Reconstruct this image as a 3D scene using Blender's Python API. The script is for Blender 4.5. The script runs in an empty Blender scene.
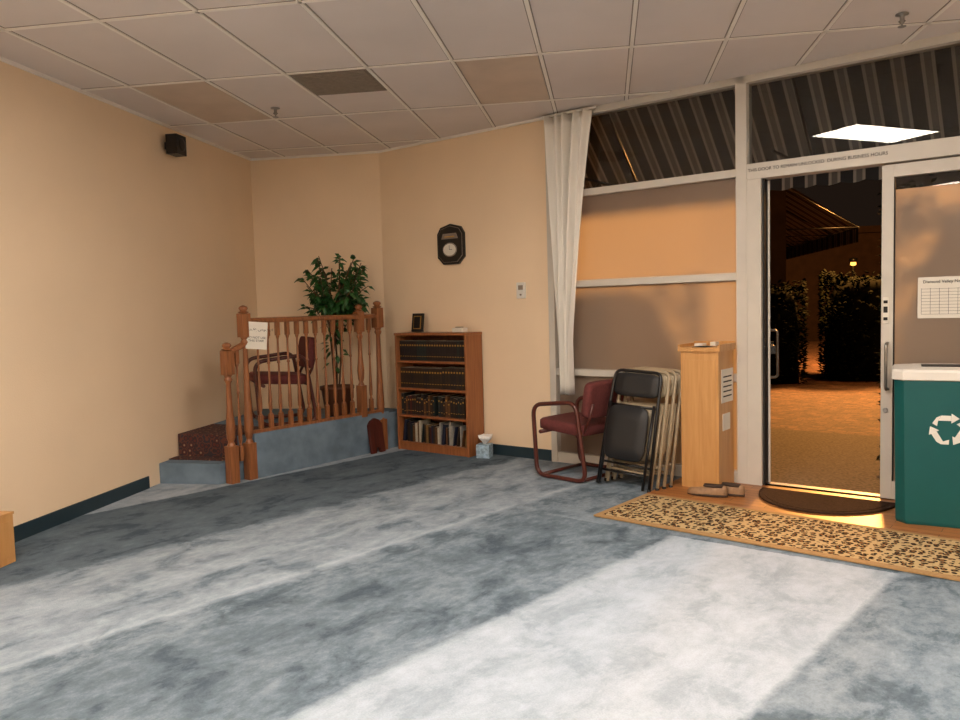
import bpy, bmesh, random
from math import *
from mathutils import Vector, Matrix
random.seed(7)
H=2.93; A=-3.582; BY=7.701; CX=-2.216; TH=radians(28.834)
CT,ST=cos(TH),sin(TH); XR=4.3; YR=-3.0
MW=Matrix.Translation((CX,BY,0))@Matrix.Rotation(-TH,4,'Z')   # window-wall frame: x=s along wall, -y into room, +y outside
I4=Matrix.Identity(4)
SEND=(XR-CX)/CT
try: bpy.context.scene.view_settings.view_transform='Standard'
except Exception: pass

# ---------------------------------------------------------------- materials
def newmat(name):
    m=bpy.data.materials.new(name); m.use_nodes=True
    nt=m.node_tree; return m,nt,nt.nodes['Principled BSDF']
def N(nt,t,**k):
    n=nt.nodes.new(t)
    for a,b in k.items(): setattr(n,a,b)
    return n
def c4(c): return (c[0],c[1],c[2],1)
def srgb(r,g,b):
    f=lambda v:(v/255/12.92) if v/255<=0.04045 else ((v/255+0.055)/1.055)**2.4
    return (f(r),f(g),f(b))
def ramp(nt,stops,interp='LINEAR'):
    r=N(nt,'ShaderNodeValToRGB'); cr=r.color_ramp; cr.interpolation=interp
    while len(cr.elements)<len(stops): cr.elements.new(0.5)
    for e,(p,c) in zip(cr.elements,stops): e.position=p; e.color=c4(c)
    return r
def simple(name,col,rough=0.6,metal=0.0,var=0.12,scale=8,bump=0.0,bscale=200,spec=0.5,sheen=0):
    m,nt,b=newmat(name)
    tc=N(nt,'ShaderNodeTexCoord'); no=N(nt,'ShaderNodeTexNoise'); no.inputs['Scale'].default_value=scale; no.inputs['Detail'].default_value=4
    nt.links.new(tc.outputs['Object'],no.inputs['Vector'])
    r=ramp(nt,[(0.3,tuple(v*(1-var) for v in col)),(0.7,tuple(min(1,v*(1+var)) for v in col))])
    nt.links.new(no.outputs['Fac'],r.inputs[0]); nt.links.new(r.outputs[0],b.inputs['Base Color'])
    b.inputs['Roughness'].default_value=rough; b.inputs['Metallic'].default_value=metal
    b.inputs['Specular IOR Level'].default_value=spec
    if bump:
        n2=N(nt,'ShaderNodeTexNoise'); n2.inputs['Scale'].default_value=bscale
        bp=N(nt,'ShaderNodeBump'); bp.inputs['Strength'].default_value=bump; bp.inputs['Distance'].default_value=0.01
        nt.links.new(tc.outputs['Object'],n2.inputs['Vector']); nt.links.new(n2.outputs['Fac'],bp.inputs['Height']); nt.links.new(bp.outputs[0],b.inputs['Normal'])
    return m
def wood(name,c1,c2,rough=0.4,stretch=(14,14,1.2),scale=3):
    m,nt,b=newmat(name)
    tc=N(nt,'ShaderNodeTexCoord'); mp=N(nt,'ShaderNodeMapping'); mp.inputs['Scale'].default_value=stretch
    no=N(nt,'ShaderNodeTexNoise'); no.inputs['Scale'].default_value=scale; no.inputs['Detail'].default_value=6; no.inputs['Distortion'].default_value=0.6
    nt.links.new(tc.outputs['Object'],mp.inputs[0]); nt.links.new(mp.outputs[0],no.inputs['Vector'])
    r=ramp(nt,[(0.3,c1),(0.7,c2)]); nt.links.new(no.outputs['Fac'],r.inputs[0]); nt.links.new(r.outputs[0],b.inputs['Base Color'])
    b.inputs['Roughness'].default_value=rough
    return m
M_wall=simple('painted_wall',srgb(242,217,185),0.75,var=0.03,scale=1.5,bump=0.15,bscale=120,spec=0.3)
M_tile=simple('ceiling_tile',srgb(228,219,214),0.95,var=0.05,scale=1.3,bump=0.3,bscale=260,spec=0.1)
M_tbar=simple('ceiling_tbar',srgb(244,238,230),0.6,var=0.02)
M_gap=simple('ceiling_shadow_gap',srgb(150,140,130),0.9,var=0.05)
M_base=simple('vinyl_baseboard',srgb(32,52,62),0.5,var=0.1)
M_oak=wood('oak_railing',srgb(120,72,42),srgb(162,104,64),0.35)
M_shelf=wood('cherry_shelf',srgb(136,82,48),srgb(164,104,62),0.4)
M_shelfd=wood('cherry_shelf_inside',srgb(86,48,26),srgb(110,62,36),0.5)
M_pine=wood('pine_box',srgb(190,138,80),srgb(208,158,100),0.4,(10,10,0.8))
M_alum=simple('white_aluminium_frame',srgb(206,200,190),0.4,var=0.03)
M_darkgap=simple('dark_gasket',srgb(25,22,20),0.6)
M_white=simple('white_plastic',srgb(226,222,214),0.4,var=0.02)
M_paper=simple('paper',srgb(228,222,210),0.8,var=0.02)
M_ink=simple('ink',srgb(30,26,24),0.7)
M_black=simple('black_plastic',srgb(20,19,19),0.4)
M_blackm=simple('black_painted_steel',srgb(16,16,18),0.35)
M_seat=simple('black_vinyl',srgb(26,26,28),0.5)
M_tansteel=simple('beige_painted_steel',srgb(166,150,124),0.35)
M_maroon=simple('maroon_fabric',srgb(100,46,44),0.9,var=0.2,scale=60)
M_redwood=wood('dark_red_wood',srgb(66,28,22),srgb(92,40,30),0.35)
M_steel=simple('brushed_steel',srgb(150,148,144),0.3,metal=0.9)
M_green=simple('bin_green_plastic',srgb(4,84,84),0.4,var=0.05)
M_leaf=simple('leaf_green',srgb(36,82,34),0.45,var=0.5,scale=25)
M_bark=simple('bark',srgb(92,66,44),0.9,var=0.3,scale=40)
M_pot=simple('pot_brown',srgb(98,58,36),0.6)
M_gold=simple('gold',srgb(196,150,70),0.35,metal=0.5)
M_vent=simple('return_vent_grey',srgb(140,128,116),0.7,var=0.1,scale=30)
M_lens=simple('yellowed_light_lens',srgb(204,186,170),0.5,var=0.08,scale=3)
M_shoe=simple('tan_leather',srgb(150,116,84),0.6,var=0.2,scale=30)
M_shoed=simple('shoe_lining',srgb(60,44,34),0.8)
M_bluep=simple('tissue_box_print',srgb(150,176,196),0.6,var=0.4,scale=40)
M_tissue=simple('tissue_white',srgb(240,240,238),0.9,var=0.02)
M_asph=simple('fascia_stucco',srgb(44,33,27),0.9,var=0.2,scale=4,spec=.1)
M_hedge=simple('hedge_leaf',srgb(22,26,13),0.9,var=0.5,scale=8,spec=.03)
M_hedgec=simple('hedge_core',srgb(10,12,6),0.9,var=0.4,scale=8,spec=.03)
M_aggr=simple('exposed_aggregate',srgb(84,74,66),0.85,var=0.75,scale=45,bump=.4,bscale=60,spec=.3)

def mat_curtain():
    m,nt,b=newmat('white_curtain'); b.inputs['Base Color'].default_value=c4(srgb(240,236,228)); b.inputs['Roughness'].default_value=0.85
    w=N(nt,'ShaderNodeTexNoise'); w.inputs['Scale'].default_value=300; bp=N(nt,'ShaderNodeBump'); bp.inputs['Strength'].default_value=.1; bp.inputs['Distance'].default_value=.005
    nt.links.new(w.outputs['Fac'],bp.inputs['Height']); nt.links.new(bp.outputs[0],b.inputs['Normal']); return m
M_curt=mat_curtain()

def mat_carpet():
    m,nt,b=newmat('blue_grey_carpet'); L=nt.links.new
    tc=N(nt,'ShaderNodeTexCoord'); sp=N(nt,'ShaderNodeSeparateXYZ')
    wn=N(nt,'ShaderNodeTexNoise'); wn.inputs['Scale'].default_value=9; wn.inputs['Detail'].default_value=5; wn.inputs['Roughness'].default_value=.7
    L(tc.outputs['Object'],wn.inputs['Vector'])
    L(tc.outputs['Object'],sp.inputs[0])
    def math(op,a,b_=None,c_=None,clamp=False):
        n=N(nt,'ShaderNodeMath',operation=op,use_clamp=clamp)
        for i,v in enumerate((a,b_,c_)):
            if v is None: continue
            if isinstance(v,(int,float)): n.inputs[i].default_value=v
            else: L(v,n.inputs[i])
        return n.outputs[0]
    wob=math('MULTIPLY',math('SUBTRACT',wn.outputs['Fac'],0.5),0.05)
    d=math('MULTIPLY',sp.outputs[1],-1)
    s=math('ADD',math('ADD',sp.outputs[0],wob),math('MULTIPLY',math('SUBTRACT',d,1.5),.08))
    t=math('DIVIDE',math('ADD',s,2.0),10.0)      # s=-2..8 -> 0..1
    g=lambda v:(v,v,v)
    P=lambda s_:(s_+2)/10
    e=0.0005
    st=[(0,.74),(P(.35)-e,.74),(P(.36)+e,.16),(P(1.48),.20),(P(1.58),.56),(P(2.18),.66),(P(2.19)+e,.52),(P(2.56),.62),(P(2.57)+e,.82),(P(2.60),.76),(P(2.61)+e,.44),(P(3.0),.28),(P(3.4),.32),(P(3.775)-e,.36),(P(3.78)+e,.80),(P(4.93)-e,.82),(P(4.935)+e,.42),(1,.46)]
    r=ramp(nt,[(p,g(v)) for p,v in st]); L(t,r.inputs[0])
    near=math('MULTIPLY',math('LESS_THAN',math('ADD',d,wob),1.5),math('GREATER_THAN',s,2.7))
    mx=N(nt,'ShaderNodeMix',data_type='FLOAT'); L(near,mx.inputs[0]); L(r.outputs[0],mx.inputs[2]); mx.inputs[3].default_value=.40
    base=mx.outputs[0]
    # pile brushed by feet: blotches and fine smudges
    mp=N(nt,'ShaderNodeMapping'); mp.inputs['Scale'].default_value=(1.6,1.0,1); L(tc.outputs['Object'],mp.inputs[0])
    n1=N(nt,'ShaderNodeTexNoise'); n1.inputs['Scale'].default_value=3.0; n1.inputs['Detail'].default_value=7; n1.inputs['Roughness'].default_value=.66; n1.inputs['Distortion'].default_value=.4
    L(mp.outputs[0],n1.inputs['Vector'])
    b1=ramp(nt,[(.38,g(0)),(.47,g(.6)),(.62,g(1))]); L(n1.outputs['Fac'],b1.inputs[0])
    bl=math('MULTIPLY',math('SUBTRACT',b1.outputs[0],0.6),.36)
    n4=N(nt,'ShaderNodeTexNoise'); n4.inputs['Scale'].default_value=10; n4.inputs['Detail'].default_value=7; n4.inputs['Roughness'].default_value=.76
    L(mp.outputs[0],n4.inputs['Vector'])
    bl3=math('MULTIPLY',math('SUBTRACT',n4.outputs['Fac'],0.5),.75)
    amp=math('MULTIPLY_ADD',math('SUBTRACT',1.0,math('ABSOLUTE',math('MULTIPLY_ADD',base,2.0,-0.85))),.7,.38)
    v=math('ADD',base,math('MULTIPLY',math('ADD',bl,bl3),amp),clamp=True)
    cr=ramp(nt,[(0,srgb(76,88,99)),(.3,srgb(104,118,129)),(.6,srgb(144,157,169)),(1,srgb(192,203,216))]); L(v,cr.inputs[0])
    f=N(nt,'ShaderNodeTexNoise'); f.inputs['Scale'].default_value=150; f.inputs['Detail'].default_value=3; L(tc.outputs['Object'],f.inputs['Vector'])
    fm=N(nt,'ShaderNodeMix',data_type='RGBA',blend_type='MULTIPLY'); fm.inputs[0].default_value=.25
    fr=ramp(nt,[(.3,(.55,.55,.55)),(.7,(1,1,1))]); L(f.outputs['Fac'],fr.inputs[0])
    L(cr.outputs[0],fm.inputs[6]); L(fr.outputs[0],fm.inputs[7]); L(fm.outputs[2],b.inputs['Base Color'])
    b.inputs['Roughness'].default_value=1.0; b.inputs['Specular IOR Level'].default_value=0.0
    bp=N(nt,'ShaderNodeBump'); bp.inputs['Strength'].default_value=.3; bp.inputs['Distance'].default_value=.01; L(f.outputs['Fac'],bp.inputs['Height']); L(bp.outputs[0],b.inputs['Normal'])
    return m
M_carpet=mat_carpet()
M_carpetp=simple('blue_carpet_plain',srgb(112,130,146),0.95,var=0.22,scale=6,bump=.3,bscale=240,spec=.1)

def mat_leopard():
    m,nt,b=newmat('leopard_rug'); L=nt.links.new
    tc=N(nt,'ShaderNodeTexCoord'); n=N(nt,'ShaderNodeTexNoise'); n.inputs['Scale'].default_value=22
    mxv=N(nt,'ShaderNodeMix',data_type='RGBA',blend_type='LINEAR_LIGHT'); mxv.inputs[0].default_value=.016
    L(tc.outputs['Object'],n.inputs['Vector']); L(tc.outputs['Object'],mxv.inputs[6]); L(n.outputs['Color'],mxv.inputs[7])
    v=N(nt,'ShaderNodeTexVoronoi'); v.inputs['Scale'].default_value=27; v.inputs['Randomness'].default_value=.6; L(mxv.outputs[2],v.inputs['Vector'])
    r=ramp(nt,[(0,srgb(150,104,56)),(.18,srgb(140,92,46)),(.22,srgb(36,26,20)),(.42,srgb(36,26,20)),(.48,srgb(192,166,124)),(1,srgb(186,160,116))]); L(v.outputs['Distance'],r.inputs[0])
    n2=N(nt,'ShaderNodeTexNoise'); n2.inputs['Scale'].default_value=38; L(tc.outputs['Object'],n2.inputs['Vector'])
    r2=ramp(nt,[(.62,(0,0,0)),(.66,(1,1,1))]); L(n2.outputs['Fac'],r2.inputs[0])
    mx=N(nt,'ShaderNodeMix',data_type='RGBA'); L(r2.outputs[0],mx.inputs[0]); L(r.outputs[0],mx.inputs[6]); mx.inputs[7].default_value=c4(srgb(186,160,116))
    L(mx.outputs[2],b.inputs['Base Color']); b.inputs['Roughness'].default_value=.95; b.inputs['Specular IOR Level'].default_value=.1
    return m
M_leo=mat_leopard()
M_rugb=simple('rug_border',srgb(166,132,88),0.95,var=.1,scale=60)
def mat_runner():
    m,nt,b=newmat('patterned_runner'); L=nt.links.new
    tc=N(nt,'ShaderNodeTexCoord'); v=N(nt,'ShaderNodeTexVoronoi'); v.inputs['Scale'].default_value=20; v.inputs['Randomness'].default_value=.5; L(tc.outputs['Object'],v.inputs['Vector'])
    r=ramp(nt,[(0,srgb(150,128,100)),(.17,srgb(92,46,40)),(.36,srgb(56,42,44)),(.52,srgb(98,56,46)),(.66,srgb(52,46,52))],'CONSTANT'); L(v.outputs['Distance'],r.inputs[0]); L(r.outputs[0],b.inputs['Base Color']); b.inputs['Roughness'].default_value=.95
    return m
M_runner=mat_runner()
def mat_woodfloor():
    m,nt,b=newmat('parquet'); L=nt.links.new
    tc=N(nt,'ShaderNodeTexCoord'); br=N(nt,'ShaderNodeTexBrick'); br.inputs['Scale'].default_value=1; br.inputs['Brick Width'].default_value=.5; br.inputs['Row Height'].default_value=.07; br.inputs['Mortar Size'].default_value=.002
    br.inputs['Color1'].default_value=c4(srgb(176,118,66)); br.inputs['Color2'].default_value=c4(srgb(150,94,48)); br.inputs['Mortar'].default_value=c4(srgb(70,40,20))
    L(tc.outputs['Object'],br.inputs['Vector']); L(br.outputs['Color'],b.inputs['Base Color']); b.inputs['Roughness'].default_value=.4; return m
M_wf=mat_woodfloor()
def mat_pavers():
    m,nt,b=newmat('brick_pavers'); L=nt.links.new
    tc=N(nt,'ShaderNodeTexCoord'); br=N(nt,'ShaderNodeTexBrick'); br.inputs['Scale'].default_value=1; br.inputs['Brick Width'].default_value=.2; br.inputs['Row Height'].default_value=.1; br.inputs['Mortar Size'].default_value=.006
    br.inputs['Color1'].default_value=c4(srgb(150,108,88)); br.inputs['Color2'].default_value=c4(srgb(116,84,68)); br.inputs['Mortar'].default_value=c4(srgb(80,64,54))
    n=N(nt,'ShaderNodeTexNoise'); n.inputs['Scale'].default_value=7; n.inputs['Detail'].default_value=10; n.inputs['Roughness'].default_value=.85; L(tc.outputs['Object'],n.inputs['Vector'])
    r=ramp(nt,[(.4,(.22,.22,.22)),(.6,(1,1,1))]); L(n.outputs['Fac'],r.inputs[0])
    mx=N(nt,'ShaderNodeMix',data_type='RGBA',blend_type='MULTIPLY'); mx.inputs[0].default_value=1
    L(tc.outputs['Object'],br.inputs['Vector']); L(br.outputs['Color'],mx.inputs[6]); L(r.outputs[0],mx.inputs[7]); L(mx.outputs[2],b.inputs['Base Color']); b.inputs['Roughness'].default_value=.85; return m
M_pav=mat_pavers()
def mat_awning(name='striped_awning',per=.19,ax=0,k=1.0):
    m,nt,b=newmat(name); L=nt.links.new
    q=lambda a,b_,c:tuple(v*k for v in srgb(a,b_,c))
    tc=N(nt,'ShaderNodeTexCoord'); sp=N(nt,'ShaderNodeSeparateXYZ'); L(tc.outputs['Object'],sp.inputs[0])
    d=N(nt,'ShaderNodeMath',operation='DIVIDE'); d.inputs[1].default_value=per; L(sp.outputs[ax],d.inputs[0])
    f=N(nt,'ShaderNodeMath',operation='FRACT'); L(d.outputs[0],f.inputs[0])
    r=ramp(nt,[(0,q(50,51,54)),(.48,q(50,51,54)),(.5,q(160,154,146)),(.62,q(104,102,100)),(.84,q(104,102,100)),(.86,q(160,154,146)),(.98,q(50,51,54))],'CONSTANT'); L(f.outputs[0],r.inputs[0]); L(r.outputs[0],b.inputs['Base Color']); b.inputs['Roughness'].default_value=.9
    return m
M_awn=mat_awning()
def mat_glass():
    m,nt,b=newmat('window_glass'); nt.nodes.remove(b); L=nt.links.new; o=nt.nodes['Material Output']
    t=N(nt,'ShaderNodeBsdfTransparent'); t.inputs[0].default_value=(.86,.88,.87,1); g=N(nt,'ShaderNodeBsdfGlossy'); g.inputs['Roughness'].default_value=.01
    fr=N(nt,'ShaderNodeFresnel'); fr.inputs[0].default_value=1.5; mx=N(nt,'ShaderNodeMixShader')
    L(fr.outputs[0],mx.inputs[0]); L(t.outputs[0],mx.inputs[1]); L(g.outputs[0],mx.inputs[2]); L(mx.outputs[0],o.inputs[0]); return m
M_glass=mat_glass()
def mat_frost():
    m,nt,b=newmat('frosted_film'); nt.nodes.remove(b); L=nt.links.new; o=nt.nodes['Material Output']
    n=N(nt,'ShaderNodeTexNoise'); n.inputs['Scale'].default_value=1.2
    r=ramp(nt,[(.3,srgb(162,142,126)),(.7,srgb(170,150,132))]); L(n.outputs['Fac'],r.inputs[0])
    d=N(nt,'ShaderNodeBsdfDiffuse'); L(r.outputs[0],d.inputs[0]); t=N(nt,'ShaderNodeBsdfTranslucent'); t.inputs[0].default_value=(.8,.75,.7,1)
    mx=N(nt,'ShaderNodeMixShader'); mx.inputs[0].default_value=.45
    L(d.outputs[0],mx.inputs[1]); L(t.outputs[0],mx.inputs[2])
    g=N(nt,'ShaderNodeBsdfGlossy'); g.inputs['Roughness'].default_value=.2; m2=N(nt,'ShaderNodeMixShader'); m2.inputs[0].default_value=.03
    L(mx.outputs[0],m2.inputs[1]); L(g.outputs[0],m2.inputs[2]); L(m2.outputs[0],o.inputs[0]); return m
M_frost=mat_frost()
def mat_emit(name,col,st):
    m,nt,b=newmat(name); b.inputs['Emission Color'].default_value=c4(col); b.inputs['Emission Strength'].default_value=st; b.inputs['Base Color'].default_value=c4(col); return m
M_lit=mat_emit('lit_diffuser',(1,.89,.775),36)
M_sod=mat_emit('sodium_lamp',(1,.42,.08),3)

# ---------------------------------------------------------------- builder
class B:
    def __init__(s): s.bm=bmesh.new(); s.mats=[]
    def mi(s,m):
        if m not in s.mats: s.mats.append(m)
        return s.mats.index(m)
    def face(s,pts,m,smooth=False):
        vs=[s.bm.verts.new(p) for p in pts]; f=s.bm.faces.new(vs); f.material_index=s.mi(m); f.smooth=smooth; return f
    def box(s,x0,x1,y0,y1,z0,z1,m,M=None):
        M=M or I4; k=s.mi(m)
        v=[s.bm.verts.new(M@Vector((x,y,z))) for x in (x0,x1) for y in (y0,y1) for z in (z0,z1)]
        for q in ((0,1,3,2),(4,6,7,5),(0,4,5,1),(2,3,7,6),(0,2,6,4),(1,5,7,3)):
            f=s.bm.faces.new([v[i] for i in q]); f.material_index=k
    def loft(s,rings,m,cap=True,smooth=True,closed=True,M=None):
        M=M or I4; k=s.mi(m); R=[[s.bm.verts.new(M@Vector(p)) for p in r] for r in rings]; n=len(R[0])
        for a,b in zip(R[:-1],R[1:]):
            for i in range(n if closed else n-1):
                j=(i+1)%n; f=s.bm.faces.new((a[i],a[j],b[j],b[i])); f.material_index=k; f.smooth=smooth
        if cap and closed:
            for r in (R[0][::-1],R[-1]):
                f=s.bm.faces.new(r); f.material_index=k
    def prism(s,poly,z0,z1,m,M=None):
        s.loft([[(x,y,z0) for x,y in poly],[(x,y,z1) for x,y in poly]],m,smooth=False,M=M)
    def lathe(s,prof,m,c=(0,0,0),seg=16,M=None):
        s.loft([[(c[0]+r*cos(2*pi*i/seg),c[1]+r*sin(2*pi*i/seg),c[2]+z) for i in range(seg)] for r,z in prof],m,M=M)
    def tube(s,pts,r,m,seg=8,closed=False,M=None,flat=1.0):
        pts=[Vector(p) for p in pts]; n=len(pts); rings=[]; up=None
        for i,p in enumerate(pts):
            if closed: t=(pts[(i+1)%n]-pts[i-1])
            else: t=(pts[min(i+1,n-1)]-pts[max(i-1,0)])
            t.normalize()
            if up is None:
                up=Vector((0,0,1)) if abs(t.z)<.9 else Vector((1,0,0))
            a=(up-t*up.dot(t)); a=a.normalized() if a.length>1e-6 else t.orthogonal().normalized()
            up=a; b=t.cross(a); rr=r[i] if isinstance(r,(list,tuple)) else r
            rings.append([p+a*rr*cos(2*pi*j/seg)+b*rr*flat*sin(2*pi*j/seg) for j in range(seg)])
        if closed: rings.append(rings[0])
        s.loft(rings,m,cap=not closed,M=M)
    def done(s,name,M=None,bevel=0,parent=None,merge=False,keep=False):
        M=M or I4
        if merge: bmesh.ops.remove_doubles(s.bm,verts=s.bm.verts,dist=1e-5)
        vs=[v.co for v in s.bm.verts]
        o=Vector((0,0,0))
        if not keep:
            o=Vector(((min(v.x for v in vs)+max(v.x for v in vs))/2,(min(v.y for v in vs)+max(v.y for v in vs))/2,min(v.z for v in vs)))
            bmesh.ops.translate(s.bm,verts=s.bm.verts,vec=-o)
        bmesh.ops.recalc_face_normals(s.bm,faces=s.bm.faces)
        me=bpy.data.meshes.new(name); s.bm.to_mesh(me); s.bm.free()
        for m in s.mats: me.materials.append(m)
        ob=bpy.data.objects.new(name,me); bpy.context.collection.objects.link(ob)
        ob.matrix_world=M@Matrix.Translation(o)
        if parent: 
            ob.parent=parent; ob.matrix_parent_inverse=parent.matrix_world.inverted()
        if bevel:
            b=ob.modifiers.new('bevel','BEVEL'); b.width=bevel; b.segments=2; b.limit_method='ANGLE'; b.angle_limit=radians(40)
        bpy.context.view_layer.update()
        return ob
def fillet(pts,r,closed=False,k=5):
    pts=[Vector(p) for p in pts]; n=len(pts); out=[]
    for i,p in enumerate(pts):
        if not closed and i in (0,n-1): out.append(p); continue
        a=pts[i-1]; b=pts[(i+1)%n]; ra=min(r,(a-p).length*.48); rb=min(r,(b-p).length*.48)
        A_=p+(a-p).normalized()*ra; B_=p+(b-p).normalized()*rb
        for j in range(k+1):
            t=j/k; out.append(A_*(1-t)**2+p*2*t*(1-t)+B_*t*t)
    return out
def text(name,body,size,M,mat,parent=None,align='CENTER'):
    c=bpy.data.curves.new(name,'FONT'); c.body=body; c.size=size; c.align_x=align; c.align_y='CENTER'; c.extrude=.0008
    o=bpy.data.objects.new(name,c); c.materials.append(mat); bpy.context.collection.objects.link(o); o.matrix_world=M
    if parent: o.parent=parent; o.matrix_parent_inverse=parent.matrix_world.inverted()
    return o
RX=Matrix.Rotation(radians(90),4,'X')   # text facing -y (into the room in wall frame)
def T(x,y,z): return Matrix.Translation((x,y,z))

# ---------------------------------------------------------------- shell
inv=MW.inverted()
poly=[(A,YR),(XR,YR),(XR,BY-(XR-CX)*tan(TH)),(CX,BY),(A,BY)]
b=B(); lp=[inv@Vector((x,y,0)) for x,y in poly]
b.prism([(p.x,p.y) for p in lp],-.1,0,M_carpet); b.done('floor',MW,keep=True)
b=B(); b.prism(poly,H,H+.1,M_tile); ceil=b.done('ceiling',keep=True)
def ymax(x): return BY if x<CX else BY-(x-CX)*tan(TH)
def xmax(y): return min(XR,CX+(BY-y)/tan(TH))
b=B(); K=.565; X0=-2.079; Y0=5.053
i=-4
while X0+i*K<XR:
    x=X0+i*K
    if x>A+.05:
        b.box(x-.018,x+.018,YR,ymax(x)-.02,H-.0015,H+.001,M_gap); b.box(x-.011,x+.011,YR,ymax(x)-.02,H-.008,H,M_tbar)
    i+=1
for j in range(-9,4):
    y=Y0+j*2*K
    if YR<y<BY: b.box(A,xmax(y)-.02,y-.018,y+.018,H-.0015,H+.001,M_gap); b.box(A,xmax(y)-.02,y-.011,y+.011,H-.008,H,M_tbar)
b.box(A,A+.022,YR,BY,H-.02,H,M_tbar); b.box(A,CX,BY-.022,BY,H-.02,H,M_tbar)
g=b.done('ceiling_grid',keep=True,parent=ceil)
b=B(); b.box(0,2.0,-.022,0,H-.02,H,M_tbar); b.done('ceiling_edge_trim',MW,keep=True,parent=ceil)
b=B(); b.box(A-.12,A,YR,BY+.12,0,H+.1,M_wall); b.done('wall_left',keep=True)
b=B(); b.box(A,CX+.1,BY,BY+.12,0,H+.1,M_wall); b.done('wall_back',keep=True)
b=B(); b.box(A-.12,XR+.12,YR-.12,YR,0,H+.1,M_wall); b.done('wall_rear',keep=True)
b=B(); b.box(XR,XR+.12,YR,poly[2][1]+.1,0,H+.1,M_wall); b.done('wall_right',keep=True)
b=B(); b.box(0,1.99,0,.12,0,H+.1,M_wall); b.box(5.42,SEND,0,.12,0,H+.1,M_wall); b.box(-2,SEND+1,.13,.2,H+.0,H+1.2,M_asph); b.done('wall_window_side',MW,keep=True)
# baseboards
b=B(); b.box(A,A+.012,YR,5.60,0,.095,M_base); b.done('baseboard_left',keep=True)
b=B(); b.box(.3,1.99,-.012,0,0,.095,M_base); b.box(5.42,SEND,-.012,0,0,.095,M_base); b.done('baseboard_window_side',MW,keep=True)
# entrance wood floor (inlaid)
b=B(); b.box(3.19,5.9,-1.2,0.06,0.0,.004,M_wf); b.done('entry_wood_floor',MW,keep=True)

# ceiling fixtures
def troffer(x,y,mat,name,half=False):
    b=B(); L_=K if half else 2*K
    b.box(x+.02,x+K-.02,y+.02,y+L_-.02,H-.006,H-.001,mat)
    if half:
        for k in range(14):
            yy=y+.03+k*(L_-.06)/14; b.box(x+.03,x+K-.03,yy,yy+.012,H-.012,H-.005,M_vent)
    return b.done(name)
troffer(X0-2*K,Y0,M_lens,'ceiling_light_unlit'); troffer(X0+2*K,Y0,M_lens,'ceiling_light_unlit')
troffer(X0,Y0,M_vent,'ceiling_return_vent',True)
for (i,j) in [(3,-2),(-1,-3.5),(7,-3.5),(3,-5),(-1,-6),(7,-6)]:
    troffer(X0+i*K,Y0+j*2*K,M_lit,'ceiling_light')
for k,(x,y) in enumerate([(-2.5,5.86),(1.67,4.86)]):
    b=B(); b.lathe([(.035,0),(.035,-.006),(.012,-.01),(.012,-.035),(.02,-.04),(.005,-.055),(.005,-.065),(.022,-.068),(.022,-.071)],M_steel,(x,y,H-.002)); b.done('fire_sprinkler')
# speaker
b=B(); b.box(A+.05,A+.15,6.03,6.18,2.67,2.83,M_black); b.box(A+.002,A+.06,6.09,6.13,2.72,2.78,M_black)
b.lathe([(.05,0),(.055,.006),(.03,.008)],M_blackm,M=T(A+.15,6.105,2.75)@Matrix.Rotation(radians(90),4,'Y')); b.done('wall_speaker',bevel=.006)

# ---------------------------------------------------------------- window wall frames
b=B(); f=M_alum
y0,y1=-.03,.09
b.box(1.99,2.05,y0,y1,0,H,f); b.box(3.61,3.69,y0,y1,0,H,f)
b.box(2.05,5.42,y0,y1,H-.05,H,f)
for z in (.78,1.52,2.26): b.box(2.05,3.61,y0+.01,y1-.01,z-.028,z+.028,f)
b.box(2.05,3.61,y0+.01,y1-.01,0,.09,f)
win=b.done('window_frame_1',MW,bevel=.003)
b=B(); b.box(2.05,3.61,.03,.036,2.288,H-.05,M_glass); b.done('window_1',MW,parent=win)
b=B(); 
for z0,z1 in ((.09,.752),(.808,1.492),(1.548,2.232)): b.face([(2.05,.03,z0),(3.61,.03,z0),(3.61,.03,z1),(2.05,.03,z1)],M_frost)
b.done('window_2',MW,parent=win)
b=B(); b.box(3.69,5.42,y0,y1,2.20,2.31,f); b.box(3.69,3.79,y0,y1,0,2.20,f); b.box(5.33,5.42,y0,y1,0,H,f); b.box(3.79,3.805,.0,y1,0,2.2,M_darkgap)
dfr=b.done('door_frame',MW,bevel=.003)
b=B(); b.box(3.69,5.33,.03,.036,2.31,H-.05,M_glass); b.done('window_3',MW,parent=dfr)
text('header_notice','THIS DOOR TO REMAIN UNLOCKED  DURING BUSINESS HOURS',.031,MW@T(4.15,-.032,2.262)@RX,M_ink,dfr)
# right leaf (closed)
b=B(); 
b.box(4.56,4.63,-.005,.04,.01,2.19,f); b.box(5.26,5.33,-.005,.04,.01,2.19,f); b.box(4.63,5.26,-.005,.04,2.11,2.19,f); b.box(4.63,5.26,-.005,.04,.01,.13,f)
b.box(4.63,4.636,.0,.03,.13,2.11,M_darkgap)
b.face([(4.635,.017,2.02),(5.26,.017,2.02),(5.26,.017,2.11),(4.635,.017,2.11)],M_glass); b.face([(4.635,.014,.13),(5.26,.014,.13),(5.26,.014,2.03),(4.635,.014,2.03)],M_frost)
b.tube(fillet([(4.6,-.005,1.04),(4.6,-.06,1.04),(4.6,-.06,.74),(4.6,-.005,.74)],.03),.011,M_steel)
b.box(4.57,4.605,-.012,-.004,1.17,1.34,M_paper); b.box(4.575,4.6,-.015,-.01,1.24,1.28,M_ink); b.box(4.575,4.6,-.015,-.01,1.19,1.21,M_ink); b.box(4.575,4.6,-.015,-.01,1.30,1.32,M_ink)
b.lathe([(.016,0),(.016,.012)],M_steel,M=T(4.59,-.005,.6)@RX)
leaf=b.done('door_2',MW,bevel=.002)
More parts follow.
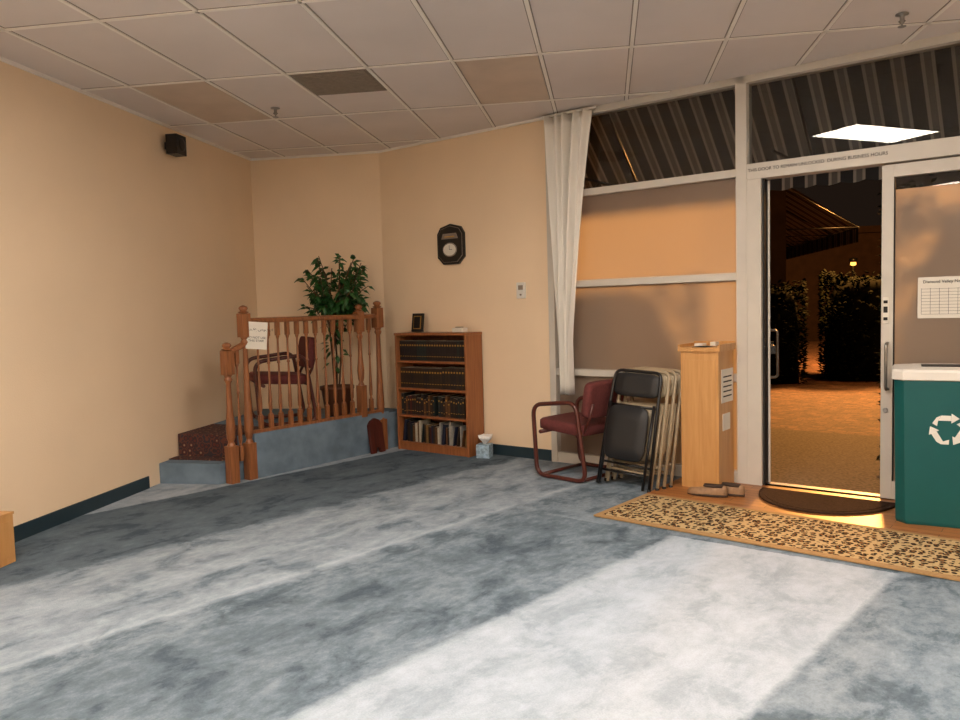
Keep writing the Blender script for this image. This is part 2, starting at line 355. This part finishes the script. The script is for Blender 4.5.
# left leaf, swung open outwards
ML=MW@T(3.80,.07,0)@Matrix.Rotation(radians(90+19),4,'Z')
b=B(); W_=.72
b.box(0,.07,-.02,.02,.01,2.19,f); b.box(W_-.07,W_,-.02,.02,.01,2.19,f); b.box(.07,W_-.07,-.02,.02,2.11,2.19,f); b.box(.07,W_-.07,-.02,.02,.01,.13,f)
b.box(.07,W_-.07,-.003,.003,.13,2.11,M_glass)
b.tube(fillet([(W_-.04,-.02,1.1),(W_-.04,-.09,1.1),(W_-.04,-.09,.72),(W_-.04,-.02,.72)],.03),.011,M_steel)
b.tube([(.06,-.05,.98),(W_-.06,-.05,.98)],.011,M_blackm); b.box(.03,.06,-.06,0,.95,1.01,M_blackm); b.box(W_-.09,W_-.06,-.06,0,.95,1.01,M_blackm)
b.done('door_1',ML,bevel=.002)
# notice on right leaf
b=B(); b.box(4.77,5.12,.004,.008,1.2,1.46,M_paper)
for k in range(9): b.box(4.79,5.10,.0025,.004,1.225+k*.02,1.2265+k*.02,M_ink)
for k in range(7): b.box(4.79+k*.05,4.7915+k*.05,.0025,.004,1.225,1.39,M_ink)
nt_=b.done('wall_notice',MW@T(0,-.002,0)); text('notice_title','Diamond Valley Newsletter',.026,MW@T(4.945,-.0005,1.43)@RX,M_ink,nt_)

# curtain
def curtain():
    b=B(); n=70; rings=[]; rows=26
    for r in range(rows+1):
        t=r/rows; z=2.90-t*2.30
        pin=min(1,t/.8)**0.85
        c=2.26*(1-pin)+2.20*pin; w=.205*(1-pin)+.06*pin
        ring=[]
        for i in range(n+1):
            u=i/n*2-1
            ring.append((c+u*w,-.10+ .035*sin(u*pi*4.5+.6*sin(t*3))*(1-.3*t)+.02*sin(u*9+t*4),z))
        rings.append(ring)
    b.loft(rings,M_curt,closed=False); 
    return b.done('curtain',MW)
cu=curtain(); sol=cu.modifiers.new('s','SOLIDIFY'); sol.thickness=.003
b=B(); b.tube([(2.02,-.10,2.905),(2.52,-.10,2.905)],.01,M_white); b.box(2.02,2.05,-.1,-.0,2.895,2.915,M_white); b.done('curtain_rod',MW,parent=cu)

# thermostat
b=B(); b.box(1.655,1.745,-.022,0,1.415,1.555,M_white); b.box(1.675,1.725,-.025,-.02,1.49,1.53,M_vent); b.box(1.69,1.71,-.027,-.02,1.44,1.455,M_vent); b.done('thermostat',MW,bevel=.004)
# plaque
def plaque():
    b=B(); c=(.92,1.94); 
    def sh(k): return [(c[0]+x*k,c[1]+z*k) for x,z in [(-.16,-.12),(-.09,-.185),(.09,-.185),(.16,-.12),(.16,.10),(.12,.16),(0,.19),(-.12,.16),(-.16,.10)]]
    def pr(pl,ya,yb,m): b.loft([[(x,ya,z) for x,z in pl],[(x,yb,z) for x,z in pl]],m,smooth=False)
    pr(sh(1),-.03,-.002,M_black); pr(sh(.9),-.034,-.028,M_vent); pr(sh(.88),-.037,-.03,M_black)
    pr([(c[0]+.085*cos(a*pi/10),c[1]-.05+.065*sin(a*pi/10)) for a in range(20)],-.042,-.036,M_vent)
    pr([(c[0]+.075*cos(a*pi/10),c[1]-.05+.055*sin(a*pi/10)) for a in range(20)],-.046,-.04,M_paper)
    pr([(c[0]-.1,c[1]+.05),(c[0]+.1,c[1]+.05),(c[0]+.08,c[1]+.1),(c[0]-.08,c[1]+.1)],-.042,-.036,M_vent)
    b.box(c[0]-.06,c[0]+.06,-.044,-.04,c[1]+.065,c[1]+.075,M_gold)
    b.box(c[0]-.002,c[0]+.002,-.049,-.045,c[1]-.05,c[1]-.01,M_ink); b.box(c[0],c[0]+.035,-.049,-.045,c[1]-.052,c[1]-.048,M_ink)
    return b.done('wall_clock_plaque',MW,bevel=.002)
plaque()

# ---------------------------------------------------------------- minbar
SP=.27; PZ=.35
def lw_s(d): return (A-CX+d*ST)/CT
def minbar():
    b=B(); z=PZ
    dd=1.83; dl=2.09; e=.004
    q=inv@Vector((A+e,BY-e,0))
    cc=inv@Vector((CX,BY-e,0)); pw=[(SP,-e),(cc.x,cc.y-0.002),(q.x,q.y),(lw_s(dl)+e,-dl),(SP,-dd)]
    b.prism(pw,0,z,M_carpetp)
    b.box(SP,SP+.02,-dd,-.28,0,z+.02,M_carpetp)
    # first step
    b.prism([(SP-.06,-dd),(lw_s(dl)+e,-dl+.01),(lw_s(2.36)+e,-2.36),(SP-.06,-2.12)],0,.165,M_carpetp)
    # runner over the steps
    L0=lw_s(dl)+.02; yl=-dl; yr=-dd-(SP-.13)/(SP-lw_s(dl))*(dl-dd)
    b.prism([(L0,yl-.014),(L0,yl+.01),(.13,yr+.01),(.13,yr-.014)],.169,z+.006,M_runner)
    b.prism([(L0+.0,yl-.014),(lw_s(1.6)+.03,-1.6),(.13,-1.45),(.13,yr-.014)],z+.001,z+.007,M_runner)
    b.prism([(L0+.02,yl-.16),(L0,yl-.01),(.13,yr-.01),(.13,yr-.15)],.166,.172,M_runner)
    def newel(d,z0,z1,w=.04,s_=SP-.01):
        b.box(s_-w,s_+w,-d-w,-d+w,z0,z0+.30,M_oak)
        hh=z1-z0
        b.lathe([(w*.9,.30),(w*.55,.33),(w*.8,.36),(w*.95,.44),(w*.6,hh*.55),(w*.5,hh-.32),(w*.85,hh-.29),(w*.6,hh-.27),(w*.9,hh-.25)],M_oak,(s_,-d,z0),14)
        b.box(s_-w,s_+w,-d-w,-d+w,z1-.25,z1-.06,M_oak)
        b.lathe([(w*.7,-.06),(w*1.15,-.05),(w*.6,-.04),(w*.95,-.02),(w*.8,-.005),(w*.2,.006)],M_oak,(s_,-d,z1),14)
    newel(2.03,0,1.12); newel(1.86,.0,1.41); newel(.60,z,1.40,.036); newel(.36,0,1.43,.042)
    def rail(d0,d1,za,zb):
        prof=[(-.032,-.02),(.032,-.02),(.036,0),(.026,.018),(0,.024),(-.026,.018),(-.036,0)]
        b.loft([[(SP-.01+px,-d0,za+pz) for px,pz in prof],[(SP-.01+px,-d1,zb+pz) for px,pz in prof]],M_oak,smooth=False)
    rail(1.84,.62,1.29,1.29); rail(.6,.38,1.29,1.29); rail(2.03,1.88,1.04,1.10)
    b.box(SP-.035,SP+.015,-1.84,-.38,z+.02,z+.045,M_oak)
    def bal(d,z0,z1,r=.017):
        h=z1-z0
        b.box(SP-.01-r,SP-.01+r,-d-r,-d+r,z0,z0+.12,M_oak); b.box(SP-.01-r,SP-.01+r,-d-r,-d+r,z1-.12,z1,M_oak)
        b.lathe([(r,.12),(r*.55,.14),(r*.95,.16),(r*1.05,.22),(r*.75,.34),(r*.5,h*.55),(r*.5,h*.6),(r*.9,h*.61),(r*.6,h*.63),(r*.55,h-.15),(r*.95,h-.13),(r,h-.12)],M_oak,(SP-.01,-d,z0),8)
    n=11
    for k in range(n): bal(1.84-(k+1)*(1.84-.62)/(n+1)-.0,z+.04,1.28)
    bal(.48,z+.04,1.28)
    bal(1.945,.165,1.07)
    return b.done('minbar_pulpit',MW,bevel=.003)
mb=minbar()
# sign on the rail
b=B()
MS=MW@T(.335,-1.80,1.17)@Matrix.Rotation(radians(48),4,'Z')@Matrix.Rotation(radians(5),4,'Y')
b.box(-.085,.085,-.003,0,-.11,.11,M_paper); sg=b.done('paper_sign',MS)
text('sign_text_1','لا ترفع صوتك',.032,MS@T(0,-.005,.05)@RX,M_ink,sg); text('sign_text_2','DO NOT USE\nTHIS STAIR',.025,MS@T(0,-.005,-.03)@RX,M_ink,sg)

# ---------------------------------------------------------------- arm chair (faces local -x)
def armchair(M,name='arm_chair',frame=M_redwood):
    b=B()
    for sy in (-.27,.27):
        b.tube(fillet([(-.24,sy,.018),(-.27,sy,.57),(.16,sy,.615),(.25,sy,.018)],.09,True,7),.017,frame,8,closed=True)
    b.tube([(-.2,-.27,.02),(-.2,.27,.02)],.014,frame); b.tube([(.2,-.27,.02),(.2,.27,.02)],.014,frame)
    b.tube([(-.2,-.27,.36),(-.2,.27,.36)],.016,frame); b.tube([(.17,-.27,.36),(.17,.27,.36)],.016,frame)
    def pad(M2,lx,ly,lz):
        rings=[]
        for t,k in ((-.5,.93),(-.42,.99),(0,1.0),(.3,1.0),(.46,.95),(.5,.86)):
            ring=[]
            for i in range(28):
                a=2*pi*i/28; cx_,sx=cos(a),sin(a); p=.28
                ring.append((lx*k*copysign(abs(cx_)**p,cx_)/2,ly*k*copysign(abs(sx)**p,sx)/2,lz*t+.01*0))
            rings.append(ring)
        b.loft(rings,M_maroon,M=M2)
    pad(T(-.03,0,.405)@Matrix.Rotation(radians(4),4,'Y'),.47,.49,.085)
    pad(T(.235,0,.625)@Matrix.Rotation(radians(90+10),4,'Y'),.28,.49,.07)
    for sy in (-.2,.2): b.tube([(.17,sy,.36),(.235,sy,.48),(.27,sy,.60)],.013,frame)
    return b.done(name,M)
armchair(MW@T(2.48,-.34,0)@Matrix.Rotation(radians(-8),4,'Z'))
armchair(MW@T(-.12,-1.22,PZ+.01)@Matrix.Rotation(radians(62),4,'Z'))

# ---------------------------------------------------------------- folding chairs
def fold(M,fr,pan,name='folding_chair'):
    b=B()
    b.tube(fillet([(-.215,0,.01),(-.20,.0,.60),(-.19,.015,.86),(.19,.015,.86),(.20,.0,.60),(.215,0,.01)],.06),.0125,fr,8)
    b.tube(fillet([(-.18,-.032,.01),(-.18,-.02,.62)],.01),.0115,fr); b.tube([(.18,-.032,.01),(.18,-.02,.62)],.0115,fr)
    b.tube([(-.18,-.03,.11),(.18,-.03,.11)],.009,fr); b.tube([(-.21,0,.17),(.21,0,.17)],.009,fr); b.tube([(-.2,0,.60),(.2,0,.60)],.009,fr)
    def pan_(z0,z1,y,w,t,bul):
        out=[]
        for i in range(32):
            a=2*pi*i/32; cx_,sx=cos(a),sin(a)
            out.append((w*copysign(abs(cx_)**.35,cx_),(z0+z1)/2+(z1-z0)/2*copysign(abs(sx)**.35,sx)))
        b.loft([[(x*.97,y,z*1) for x,z in out],[(x,y-t*.5,z) for x,z in out],[(x*.95,y-t,(z-(z0+z1)/2)*.95+(z0+z1)/2) for x,z in out],[(x*.5,y-t-bul,(z-(z0+z1)/2)*.5+(z0+z1)/2) for x,z in out]],pan)
    pan_(.20,.60,-.045,.17,.022,.008); pan_(.67,.845,.02,.185,.016,-.004)
    for x in (-.215,.215): b.lathe([(.016,0),(.016,.025)],M_black,(x,0,0),8)
    return b.done(name,M)
FA=-11
for k,(s_,d_,fr,pn) in enumerate([(2.97,.60,M_blackm,M_seat),(3.00,.53,M_tansteel,M_tansteel),(3.02,.46,M_tansteel,M_tansteel),(3.04,.39,M_tansteel,M_tansteel)]):
    fold(MW@T(s_,-d_,.004)@Matrix.Rotation(radians(-3),4,'Z')@Matrix.Rotation(radians(FA),4,'X')@Matrix.Rotation(radians(3),4,'Y'),fr,pn)

# ---------------------------------------------------------------- donation / shoe podium
b=B(); p=M_pine
b.box(3.31,3.59,-.33,-.04,.0,.99,p); b.box(3.295,3.605,-.345,-.035,.99,1.02,p); b.box(3.295,3.605,-.05,-.035,1.02,1.05,p); b.box(3.295,3.31,-.345,-.035,1.02,1.04,p); b.box(3.59,3.605,-.345,-.035,1.02,1.04,p)
b.box(3.33,3.57,-.336,-.33,.05,.93,p); b.box(3.40,3.50,-.338,-.2,1.021,1.024,M_ink)
b.box(3.59,3.594,-.28,-.06,.62,.86,M_paper); b.box(3.59,3.594,-.26,-.12,.42,.54,M_paper)
for k in range(5): b.box(3.5935,3.595,-.25,-.09,.66+k*.035,.67+k*.035,M_ink)
b.box(3.36,3.42,-.2,-.12,1.021,1.04,M_paper); b.box(3.46,3.5,-.15,-.08,1.021,1.05,M_paper)
b.done('donation_box_cabinet',MW,bevel=.004)

# ---------------------------------------------------------------- bookshelf
def shelf():
    b=B(); s0,s1=.37,1.25; d0,d1=.25,.014; h=1.10; t=.022
    b.box(s0,s0+t,-d0,-d1,0,h,M_shelf); b.box(s1-t,s1,-d0,-d1,0,h,M_shelf); b.box(s0-.004,s1+.004,-d0-.005,-d1,h,h+.024,M_shelf)
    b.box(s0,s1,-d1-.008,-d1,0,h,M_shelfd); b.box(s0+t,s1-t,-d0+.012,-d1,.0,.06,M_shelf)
    zs=[.06,.32,.58,.84]
    for z in zs: b.box(s0+t,s1-t,-d0+.006,-d1,z,z+.02,M_shelf)
    ob=b.done('bookshelf',MW,bevel=.002)
    cols=[srgb(34,26,24),srgb(48,34,22),srgb(28,36,34),srgb(90,58,30),srgb(70,24,22),srgb(120,92,52),srgb(30,34,52),srgb(186,176,156),srgb(150,146,138)]
    mats=[simple('book_cover_%d'%i,c,.6,var=.15,scale=30) for i,c in enumerate(cols)]
    b=B(); 
    for r,z in enumerate(zs):
        x=s0+t+.006
        zt=z+.021
        while x<s1-t-.03:
            if r==0 : w=random.choice([.012,.018,.03,.022]); hh=random.uniform(.15,.215); m=random.choice(mats)
            elif r==1: w=random.choice([.025,.03]); hh=random.uniform(.14,.2); m=random.choice(mats[:5]+mats[:3])
            elif r==2: w=.032; hh=.19 if x<s1-.35 else .2; m=mats[1] if random.random()<.7 else mats[0]
            else: w=.03; hh=.185; m=mats[0] if random.random()<.75 else mats[2]
            if x+w>s1-t-.004: break
            dep=random.uniform(.14,.17); lean=0
            if r==0 and random.random()<.18: lean=radians(9)
            Mb=T(x,-d0+.04,zt+ (0))@Matrix.Rotation(lean,4,'Y')
            b.box(0,w-.002,0,dep,0,hh,m,Mb); b.box(.002,w-.004,.004,dep-.003,.004,hh+.0005,mats[7],Mb)
            if m in mats[:6] and r>0:
                b.box(.005,w-.007,-.0012,0,hh*.2,hh*.23,M_gold,Mb); b.box(.006,w-.008,-.0012,0,hh*.74,hh*.82,M_gold,Mb)
            x+=w+.001+(hh*sin(lean) if lean else 0)
            if r==1 and random.random()<.06: x+=.04
    b.done('books',MW,parent=ob)
    return ob
shelf()
b=B(); MF=MW@T(.56,-.13,1.126)@Matrix.Rotation(radians(-8),4,'X')
b.box(-.07,.07,-.01,.01,0.004,.18,M_black); b.box(-.048,.048,-.013,-.009,.03,.155,M_gold); b.box(-.041,.041,-.015,-.011,.037,.148,M_black); b.box(-.03,.03,.01,.06,0.012,.02,M_black); b.done('desk_picture_frame',MF,bevel=.003)
b=B(); b.box(1.02,1.14,-.16,-.08,1.126,1.165,M_paper); b.box(1.04,1.11,-.14,-.1,1.165,1.175,M_tansteel); b.done('small_paper_box',MW,bevel=.003)
# tissue box
def tissue():
    b=B(); b.box(-.06,.06,-.06,.06,0,.12,M_bluep)
    for q in range(3):
        rings=[]
        for t in range(5):
            rr=.012+.018*t*(1 if t<4 else .7); rings.append([(rr*(1+.35*sin(3*a+q*2))*cos(a)*(.35+.2*q)+.008*t*(q-1),rr*sin(a),.12+.02*t+.006*sin(2*a)) for a in [2*pi*i/14 for i in range(14)]])
        b.loft(rings,M_tissue)
    return b.done('tissue_box',MW@T(1.36,-.16,0)@Matrix.Rotation(radians(20),4,'Z'),bevel=.003)
tissue()
# folded book stand leaning at the end of the platform
b=B(); MR=MW@T(SP+.095,-.50,0.004)@Matrix.Rotation(radians(90),4,'Z')@Matrix.Rotation(radians(-8),4,'X')
def rp(y,m):
    pts=[(-.085,0),(-.03,0),(-.02,.05),(.02,.05),(.03,0),(.085,0),(.085,.27),(.05,.31),(0,.33),(-.05,.31),(-.085,.27)]
    b.loft([[(x,y,z) for x,z in pts],[(x,y+.014,z) for x,z in pts]],m,smooth=False)
rp(0,M_redwood); rp(.018,M_redwood); b.tube([(-.085,.016,.14),(.085,.016,.14)],.012,M_redwood)
b.done('folded_book_stand',MR,bevel=.002)

# ---------------------------------------------------------------- recycling bin
def binn():
    b=B()
    def ring(wx,wy,c,z): return [(-wx+c,-wy,z),(wx-c,-wy,z),(wx,-wy+c,z),(wx,wy-c,z),(wx-c,wy,z),(-wx+c,wy,z),(-wx,wy-c,z),(-wx,-wy+c,z)]
    b.loft([ring(.245,.20,.05,0),ring(.25,.205,.05,.02),ring(.262,.215,.05,.85)],M_green,smooth=False)
    b.loft([ring(.262,.215,.05,.85),ring(.274,.227,.055,.855),ring(.274,.227,.055,.90),ring(.265,.218,.05,.915),ring(.17,.13,.04,.925),ring(.16,.12,.04,.92)],M_white,smooth=False)
    b.box(-.12,.12,-.06,.06,.921,.928,M_black)
    for k in range(3):
        a=radians(120*k); Mk=T(0.01,-.2145,.57)@Matrix.Rotation(radians(-.7),4,'X')@Matrix.Rotation(a,4,'Y')
        for P in ([(-.052,.058),(.02,.058),(.02,.092),(-.036,.092)],[(.02,.042),(.066,.074),(.02,.108)],[(-.052,.058),(-.036,.092),(-.062,.078),(-.085,.04),(-.058,.022)]):
            b.loft([[(x*.9,-.0,z*.9) for x,z in P],[(x*.9,.004,z*.9) for x,z in P]],M_white,smooth=False,M=Mk)
    return b.done('recycling_bin',MW@T(4.965,-.33,.004)@Matrix.Rotation(radians(10),4,'Z'),bevel=.004)
binn()

# ---------------------------------------------------------------- rugs, mat, shoes
MRUG=MW@T(3.21,-.70,.0)@Matrix.Rotation(radians(-2.6),4,'Z')
b=B(); b.box(0,2.55,-.69,0,.005,.014,M_rugb); b.box(.045,2.505,-.645,-.045,.0145,.016,M_leo); b.done('leopard_runner_rug',MRUG,keep=True)
b=B(); pts=[(4.26+.43*cos(pi+pi*i/24),-.13+.48*sin(pi+pi*i/24)) for i in range(25)]
M_mat=simple('coir_mat',srgb(62,44,34),.95,var=.3,scale=80,bump=.5,bscale=200,spec=.1)
b.prism(pts,.005,.018,M_mat); b.prism([(4.26+(x-4.26)*.9,-.13+(y+.13)*.9-.02) for x,y in pts],.018,.021,M_mat); b.done('doormat',MW,keep=True)
def shoe(M):
    b=B(); n=12; L_=.27; rings=[]
    for i in range(n+1):
        t=i/n; x=-L_/2+L_*t
        w=.042*(sin(pi*min(1,max(0,(t*.9+.06))))**.45)*(1.08 if t<.45 else .9); 
        hh=.035+.03*t**1.2 if t<.55 else .062+.004*t
        if i==0: hh*=.55; w*=.6
        if i==n: hh*=.9; w*=.7
        rings.append([(x,w*cos(a)*(1.0),.012+max(0,(sin(a)))*hh+min(0,sin(a))*.012) for a in [2*pi*k/16 for k in range(16)]])
    b.loft(rings,M_shoe)
    b.loft([[( .045+.075*cos(a),.027*sin(a),.062) for a in [2*pi*k/16 for k in range(16)]],[(.045+.066*cos(a),.021*sin(a),.0795) for a in [2*pi*k/16 for k in range(16)]]],M_shoed)
    b.loft([[(-L_/2*1.03*cos(a)*1.0,.046*sin(a),z) for a in [2*pi*k/20 for k in range(20)]] for z in (0,.014)],M_shoed)
    return b.done('loafer_shoe',M)
shoe(MW@T(3.57,-.50,.005)@Matrix.Rotation(radians(8),4,'Z')); shoe(MW@T(3.66,-.40,.005)@Matrix.Rotation(radians(-4),4,'Z'))

# ---------------------------------------------------------------- left wooden box
b=B(); b.box(-3.56,-3.29,3.45,3.84,0,.27,M_pine); b.box(-3.565,-3.285,3.445,3.845,.27,.285,M_pine); b.box(-3.288,-3.284,3.49,3.80,.04,.24,M_pine)
bx=b.done('wooden_floor_box',bevel=.004)
b=B(); b.tube(fillet([(-3.42,3.7,.287),(-3.42,3.74,.33),(-3.46,3.80,.34),(-3.5,3.9,.36),(-3.575,3.96,.36)],.03),.006,M_black); b.box(-3.58,-3.565,3.92,4.0,.30,.42,M_white); b.done('box_cable',parent=bx)

# ---------------------------------------------------------------- plant
def leaf_mesh(b,pos,dirv,up,L_,W_,m):
    d=dirv.normalized(); s=d.cross(up); 
    if s.length<1e-3: s=d.orthogonal()
    s.normalize(); n=s.cross(d)
    k=b.mi(m); P=[pos,pos+d*L_*.35+s*W_*.5-n*.01,pos+d*L_*.75+s*W_*.32-n*L_*.12,pos+d*L_-n*L_*.25,pos+d*L_*.75-s*W_*.32-n*L_*.12,pos+d*L_*.35-s*W_*.5-n*.01,pos+d*L_*.4+n*.012]
    v=[b.bm.verts.new(p) for p in P]
    for q in ((0,1,6),(1,2,6),(2,3,6),(3,4,6),(4,5,6),(5,0,6)):
        f=b.bm.faces.new([v[i] for i in q]); f.material_index=k
def plant():
    b=B(); zb=PZ+.003
    b.lathe([(.10,0),(.12,.02),(.15,.24),(.165,.25),(.165,.28),(.145,.28),(.14,.25)],M_pot,(0,0,zb),20)
    b.lathe([(.14,.0),(.14,.005)],M_bark,(0,0,zb+.25),16)
    for k in range(4):
        a=k*1.6+.4; top=Vector((.05*cos(a),.05*sin(a),1.15+.05*k)); base=Vector((.02*cos(a),.02*sin(a),zb+.25))
        b.tube([base,base.lerp(top,.5)+Vector((.02*cos(a*3),.02*sin(a*2),0)),top],.009,M_bark,6)
        for j in range(12):
            an=random.uniform(0,2*pi); r=random.uniform(.14,.36); h=random.uniform(0,.60)*(1-.3*(r-.14)/.22)
            st=base.lerp(top,random.uniform(.75,1)); en=Vector((r*cos(an),r*sin(an)*.9,1.32+h)); mid=st.lerp(en,.5)+Vector((0,0,.08))
            b.tube([st,mid,en],.004,M_bark,5)
            for q in range(15):
                t=random.uniform(.35,1); p=(st*(1-t)**2+mid*2*t*(1-t)+en*t*t)
                dv=Vector((random.uniform(-1,1)+cos(an)*.6,random.uniform(-1,1)+sin(an)*.6,random.uniform(-.9,.55)))
                leaf_mesh(b,p,dv,Vector((0,0,1)),random.uniform(.08,.12),random.uniform(.04,.055),M_leaf)
    for q in range(26):
        an=random.uniform(0,2*pi); p=Vector((.06*cos(an),.06*sin(an),random.uniform(.8,1.25)))
        leaf_mesh(b,p,Vector((cos(an),sin(an),random.uniform(-1,.2))),Vector((0,0,1)),.1,.045,M_leaf)
    return b.done('potted_ficus_plant',T(-2.57,7.2,0),keep=True)
plant()

# ---------------------------------------------------------------- outside
b=B(); b.box(-8,30,.13,45,-.12,-.02,M_pav); b.done('paved_ground',MW,keep=True)
b=B(); b.box(2.6,6.5,.13,2.6,-.02,-.005,M_aggr); b.done('entry_slab',MW,keep=True)
b=B(); b.box(3.7,5.4,.0,.13,-.02,.004,M_alum); b.done('door_threshold',MW,keep=True)
def awning(s0,s1,out,zt,zb,name,M,mat,val=.2,y0=.2):
    b=B()
    b.loft([[(s0,y0,zt),(s1,y0,zt)],[(s0,out,zb),(s1,out,zb)]],mat,closed=False,smooth=False)
    n=int((s1-s0)/.19)*4; top=[];bot=[]
    for i in range(n+1):
        x=s0+(s1-s0)*i/n; top.append((x,out,zb)); bot.append((x,out,zb-val-.02*abs(sin((x)*pi/.19))))
    b.loft([top,bot],mat,closed=False,smooth=False)
    b.tube([(s0,out-.01,zb-.01),(s1,out-.01,zb-.01)],.015,M_blackm)
    x=s0
    while x<=s1:
        b.tube([(x,y0,zb-.0),(x,out-.01,zb-.01)],.012,M_blackm,6); b.tube([(x,y0+.03,zt-.06),(x,out-.02,zb-.03)],.012,M_blackm,6); x+=1.6
    return b.done(name,M,keep=True)
awning(-1,8.2,1.35,3.55,2.42,'storefront_awning',MW,M_awn,.12)
def hedge(x0,x1,y0,y1,h,M,n,name='hedge',ls=.06,p_=.45):
    b=B()
    nz=8; c=.08
    rings=[]
    for iz in range(nz+1):
        z=h*.93*iz/nz; k=1-(.25*(iz/nz)**6); ring=[]
        for i in range(28):
            a=2*pi*i/28; cx_,sx=cos(a),sin(a)
            ring.append(((x0+x1)/2+((x1-x0)/2-c)*k*copysign(abs(cx_)**p_,cx_)+random.uniform(-.03,.03),(y0+y1)/2+((y1-y0)/2-c)*k*copysign(abs(sx)**p_,sx)+random.uniform(-.03,.03),z))
        rings.append(ring)
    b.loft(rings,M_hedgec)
    for q in range(n):
        a=random.uniform(0,2*pi); z=h*random.random()**.8
        cx_,sx=cos(a),sin(a); top=random.random()<.25
        k=random.uniform(.0,1) if top else 1
        if top: z=h*.93
        p=Vector(((x0+x1)/2+(x1-x0)/2*k*copysign(abs(cx_)**p_,cx_)*.96,(y0+y1)/2+(y1-y0)/2*k*copysign(abs(sx)**p_,sx)*.96,z+random.uniform(-.03,.05)))
        leaf_mesh(b,p,Vector((cx_+random.uniform(-1,1),sx+random.uniform(-1,1),random.uniform(-.3,1.2))),Vector((0,0,1)),ls*random.uniform(.8,1.6),ls*.8,M_hedge)
    return b.done(name,M)
MO=lambda x,y,a=0:T(x,y,-.02)@Matrix.Rotation(radians(a),4,'Z')
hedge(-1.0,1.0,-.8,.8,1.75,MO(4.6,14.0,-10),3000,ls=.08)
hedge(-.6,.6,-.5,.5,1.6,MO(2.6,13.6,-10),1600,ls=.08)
hedge(1.0,3.2,1.5,1.9,1.92,MW@T(0,0,-.02),1800)  # added hedge, out of view, keeps the parking light off the lower panes
hedge(4.36,6.3,.9,1.3,2.2,MW@T(0,0,-.02),1900,p_=.3)  # unseen blocker in hedge form, added to shade the closed right leaf
# neighbouring wing whose side faces right, with its own awning projecting to the right
b=B(); b.box(-3.5,3.1,14.4,22,-.02,4.2,M_asph); b.box(-3.6,3.2,14.3,22.1,4.2,4.4,M_asph); b.box(3.1,3.13,15.5,16.5,0,2.1,M_darkgap); b.box(3.1,3.13,17.5,19.5,.8,2.1,M_darkgap); b.done('neighbour_building',keep=True)
M_awn2=mat_awning('striped_awning_far',.38,k=.7)
awning(14.5,21.5,-1.2,3.35,2.55,'neighbour_awning',T(3.11,0,0)@Matrix.Rotation(radians(90),4,'Z'),M_awn2,.25,y0=0)
b=B(); b.box(-8,16,26,30,-.02,3.3,M_asph); b.box(-8.2,16.2,25.8,30,3.3,3.5,M_asph); b.done('far_building',keep=True)
b=B(); b.tube([(0,0,0),(0,0,2.3)],.04,M_blackm); b.lathe([(.05,2.3),(.10,2.33),(.11,2.40),(.03,2.43)],M_blackm); b.lathe([(.07,2.3),(.075,2.24),(.04,2.21)],M_sod); b.done('street_lamp',T(6.65,22.8,-.02))
def light(name,typ,loc,energy,col,size=.2,rot=None,**k):
    l=bpy.data.lights.new(name,typ); l.energy=energy; l.color=col
    if typ!='SUN': l.shadow_soft_size=size
    for a,v in k.items(): setattr(l,a,v)
    o=bpy.data.objects.new(name,l); o.location=loc; bpy.context.collection.objects.link(o)
    if rot: o.rotation_euler=rot
    return o
SOD=(1,.42,.10)
pz=MW@Vector((2.6,9.5,3.7))
light('sodium_parking_light','POINT',pz,4200,(1,.42,.10),.35)
light('sodium_walkway_light','POINT',(6.4,11.6,3.2),330,SOD,.15)

# world
w=bpy.data.worlds.new('night'); bpy.context.scene.world=w; w.use_nodes=True
w.node_tree.nodes['Background'].inputs[0].default_value=(.02,.012,.008,1); w.node_tree.nodes['Background'].inputs[1].default_value=.6

# camera
yaw,pit,rol=radians(9.224),radians(3.865),radians(-1.589)
F=Vector((-sin(yaw)*cos(pit),cos(yaw)*cos(pit),-sin(pit))); Rt=Vector((cos(yaw),sin(yaw),0)); U=Rt.cross(F)
r=cos(rol)*Rt+sin(rol)*U; u=-sin(rol)*Rt+cos(rol)*U
cd=bpy.data.cameras.new('camera'); cd.sensor_width=36; cd.lens=784.4/960*36; cd.clip_start=.05
cam=bpy.data.objects.new('camera',cd); bpy.context.collection.objects.link(cam)
cam.matrix_world=Matrix(((r.x,u.x,-F.x,0),(r.y,u.y,-F.y,0),(r.z,u.z,-F.z,1.35),(0,0,0,1)))
bpy.context.scene.camera=cam
